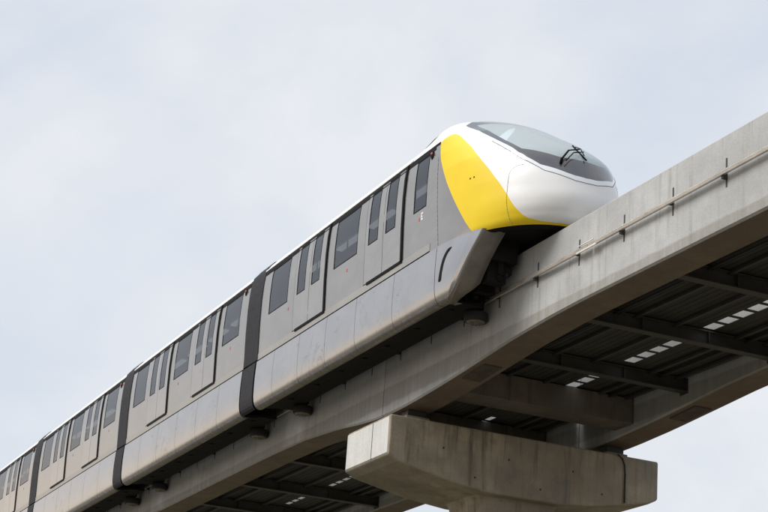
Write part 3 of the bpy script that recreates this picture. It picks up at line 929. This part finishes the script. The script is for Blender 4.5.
patch(white_in, 'nose_shell', 'white', lead)
patch(yellow_in, 'yellow_panel', 'yellow', lead)
for pl_, nm_, mt_ in ((grey_in, 'side_wall', 'steel'), (gap_in, 'cantrail', 'black')):
    for s in (-1, 1):
        patch([p for p in pl_ if p[0][0][1] * s > 0], nm_, mt_, lead)
fr = patch(frit_in, 'windscreen_surround', 'frit', lead)
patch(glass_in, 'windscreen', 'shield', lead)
patch(trim_in, 'headlight_strip', 'lens', lead)

# fine panel joints drawn as thin dark gasket cords lying on the surface
def on_nose_side(z, x, s=-1):
    """point of the nose surface at height z and position x"""
    lo, hi = 0.0, math.pi / 2
    for _ in range(40):
        m_ = (lo + hi) / 2
        if nose(m_, z)[0] > x: lo = m_
        else: hi = m_
    p = nose(lo, z)
    if x < nose(math.pi / 2, z)[0]: p = (x, -W(z), z)
    return (p[0], p[1] * (1 if s < 0 else -1), p[2])
def cord(name, pts, r, mat, parent):
    m = MB()
    for p, q in zip(pts[:-1], pts[1:]): m.tube(p, q, r, n=6)
    return m.build(name, mat, parent, smooth=True)
M['joint'] = simple('panel_joint', (0.10, 0.10, 0.10), 0.6)
for s in (-1, 1):
    cord('panel_joint', [on_nose_side(z, 6.33, s) for z in np.linspace(.12, 1.0, 16)] + [on_nose_side(z, x, s) for x, z in ((6.335, 1.06), (6.36, 1.12), (6.40, 1.165), (6.46, 1.19), (6.53, 1.195))], .004, 'joint', lead)
    cord('panel_joint', [on_nose_side(z, 4.46 - .09 * z, s) for z in np.linspace(.16, 1.98, 20)], .005, 'joint', lead)
# outline of the headlight strip
def nose_front(y, z):
    lo, hi = 0.0, math.pi / 2
    for _ in range(40):
        m_ = (lo + hi) / 2
        if abs(nose(m_, z)[1]) < abs(y): lo = m_
        else: hi = m_
    p = nose(lo, z); return (p[0] + .001, math.copysign(abs(p[1]), y), p[2])
ys = np.linspace(-1.17, 1.17, 70)
cord('panel_joint', [nose_front(y, bT(abs(y))) for y in ys], .006, 'joint', lead)
# chin: lip curls under, dark underside
low = rowsA[0]
lip = [low, low * np.array([1, 1, 0]) + np.array([0, 0, .0])]
lipr = [[tuple(p) for p in low]]
cx = 4.2
for sc_, z in ((.985, .085), (.955, .08), (.92, .085), (.90, .12)):
    lipr.append([(cx + (p[0] - cx) * sc_ if p[0] > cx else p[0], p[1] * sc_, z) for p in low])
MB().grid(lipr).build('chin_lip', 'under', lead, smooth=True)
MB().poly([(cx + (p[0] - cx) * .9 if p[0] > cx else p[0], p[1] * .9, .115) for p in low]).build('chin_underside', 'under', lead)

# two small lifting marks on the yellow side
for s in (-1, 1):
    for xx in (5.46, 5.56):
        p_ = on_nose_side(1.17, xx, s)
        MB().tube((p_[0], p_[1] * .999, p_[2]), (p_[0], p_[1] + s * .004, p_[2]), .018, n=10).build('fixing_plug', 'black', lead)
# cab interior behind the windscreen
MB().box(3.95, 6.35, -.95, .95, .35, .45).build('cab_floor', 'floor_in', lead)
d = MB().prism([(5.3, -.8, .45), (6.5, -.8, .45), (6.62, -.8, 1.05), (6.2, -.8, 1.25), (5.5, -.8, 1.22)], (0, 1.6, 0))
d.build('driver_console', 'floor_in', lead, bevel=.03)
MB().box(3.92, 3.96, -1.4, 1.4, .45, 2.35).build('cab_bulkhead', 'interior', lead)

# wipers
def npt(y, z, o=.02):
    p = Vector(nose_front(y, z)); q = Vector(nose_front(y, z + .05)); r2 = Vector(nose_front(y + .05, z))
    n = (r2 - p).cross(q - p).normalized()
    if n.x < 0: n = -n
    return tuple(p + n * o)
wp = MB()
wp.tube(npt(-.43, 1.20, .0), npt(-.42, 1.23, .09), .027, n=10)
wp.tube(npt(-.43, 1.22, .08), npt(-.27, 1.42, .10), .018, n=8)
wp.tube(npt(-.27, 1.42, .10), npt(-.0, 1.56, .07), .012, n=8)
wp.tube(npt(-.36, 1.20, .08), npt(-.2, 1.38, .10), .011, n=8)
wp.tube(npt(-.2, 1.38, .10), npt(.05, 1.50, .07), .010, n=8)
wb = wp.build('wiper', 'black', lead, smooth=True)
bl = MB()
A, B = npt(.0, 1.74, .04), npt(.05, 1.33, .04)
bl.tube(A, B, .015, n=6)
mid_p = npt(.02, 1.56, .08)
bl.tube(npt(.01, 1.68, .045), mid_p, .009, n=6); bl.tube(npt(.04, 1.43, .045), mid_p, .009, n=6)
bl.build('wiper_blade', 'black', wb, smooth=True)

# front skirt: tapers with the nose and ends in a raked, open edge
def taper(x):
    if x < 4.4: return 1.0
    u = min((x - 4.4) / 2.75, 1)
    return max(1 - u ** NPQ, 0) ** (1 / NPQ)
XE = pw([(-.995, 4.66), (-.98, 4.78), (-.94, 4.93), (-.88, 5.05), (-.8, 5.15), (-.7, 5.24), (-.43, 5.44), (-.1, 5.68), (.12, 5.84)])
for s in (-1, 1):
    rows = []; face = []
    for y, z in SKP:
        xe = XE(z)
        r = [(x, s * y * taper(x), z) for x in np.linspace(4.462, xe, 10)]
        ye = r[-1][1]
        # rounded corner, then the raked front face turning inwards
        q_ = min(1.0, (z + 1.08) / .35)
        r = r[:-1] + [(xe - .07, s * (abs(ye) + .004), z), (xe - .03, s * (abs(ye) - .004), z), (xe - .005, s * (abs(ye) - .018), z), (xe + .010, s * (abs(ye) - .042), z), (xe + .014, s * (abs(ye) - .065), z)]
        face.append([(xe + .014 + dx * q_, s * max(abs(ye) - .065 - dy * q_, .5), z) for dx, dy in ((0, 0), (.008, .08), (.010, .24), (.0, .40))] + [(xe - .05, s * max(abs(ye) - .065 - .4 * q_, .5), z + .01)])
        rows.append(r)
    fs = MB().grid(rows).build('front_skirt', 'skirt', lead, smooth=True, out=True)
    # intake slot
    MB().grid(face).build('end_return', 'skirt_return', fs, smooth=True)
    sl = MB(); rr_ = []
    for z, xa_, xb_ in ((-.03, 4.93, 5.03), (-.06, 4.86, 5.0), (-.12, 4.79, 4.9), (-.2, 4.73, 4.83), (-.32, 4.68, 4.77), (-.45, 4.64, 4.73), (-.58, 4.61, 4.71), (-.61, 4.62, 4.68)):
        yo = float(np.interp(-z, [-q[1] for q in SKP], [q[0] for q in SKP]))
        rr_.append([(xx, s * (yo * taper(xx) + .006), z) for xx in (xa_, (xa_ + xb_) / 2, xb_)])
    sl.grid(rr_); sl.build('intake', 'black', fs)
cap_ = MB()
cap_.box(4.0, 5.5, -1.05, -.42, -.05, .12); cap_.box(4.0, 5.5, .42, 1.05, -.05, .12)
cap_.build('underframe', 'under', lead)
# low black aerial fairing on the roof edge
sp_ = MB().prism([(2.7, -1.22, 2.70), (2.85, -1.2, 2.78), (3.2, -1.2, 2.835), (3.6, -1.2, 2.85), (3.75, -1.22, 2.75)], (0, .07, 0))
sp_.build('roof_fairing', 'black', lead, bevel=.02)
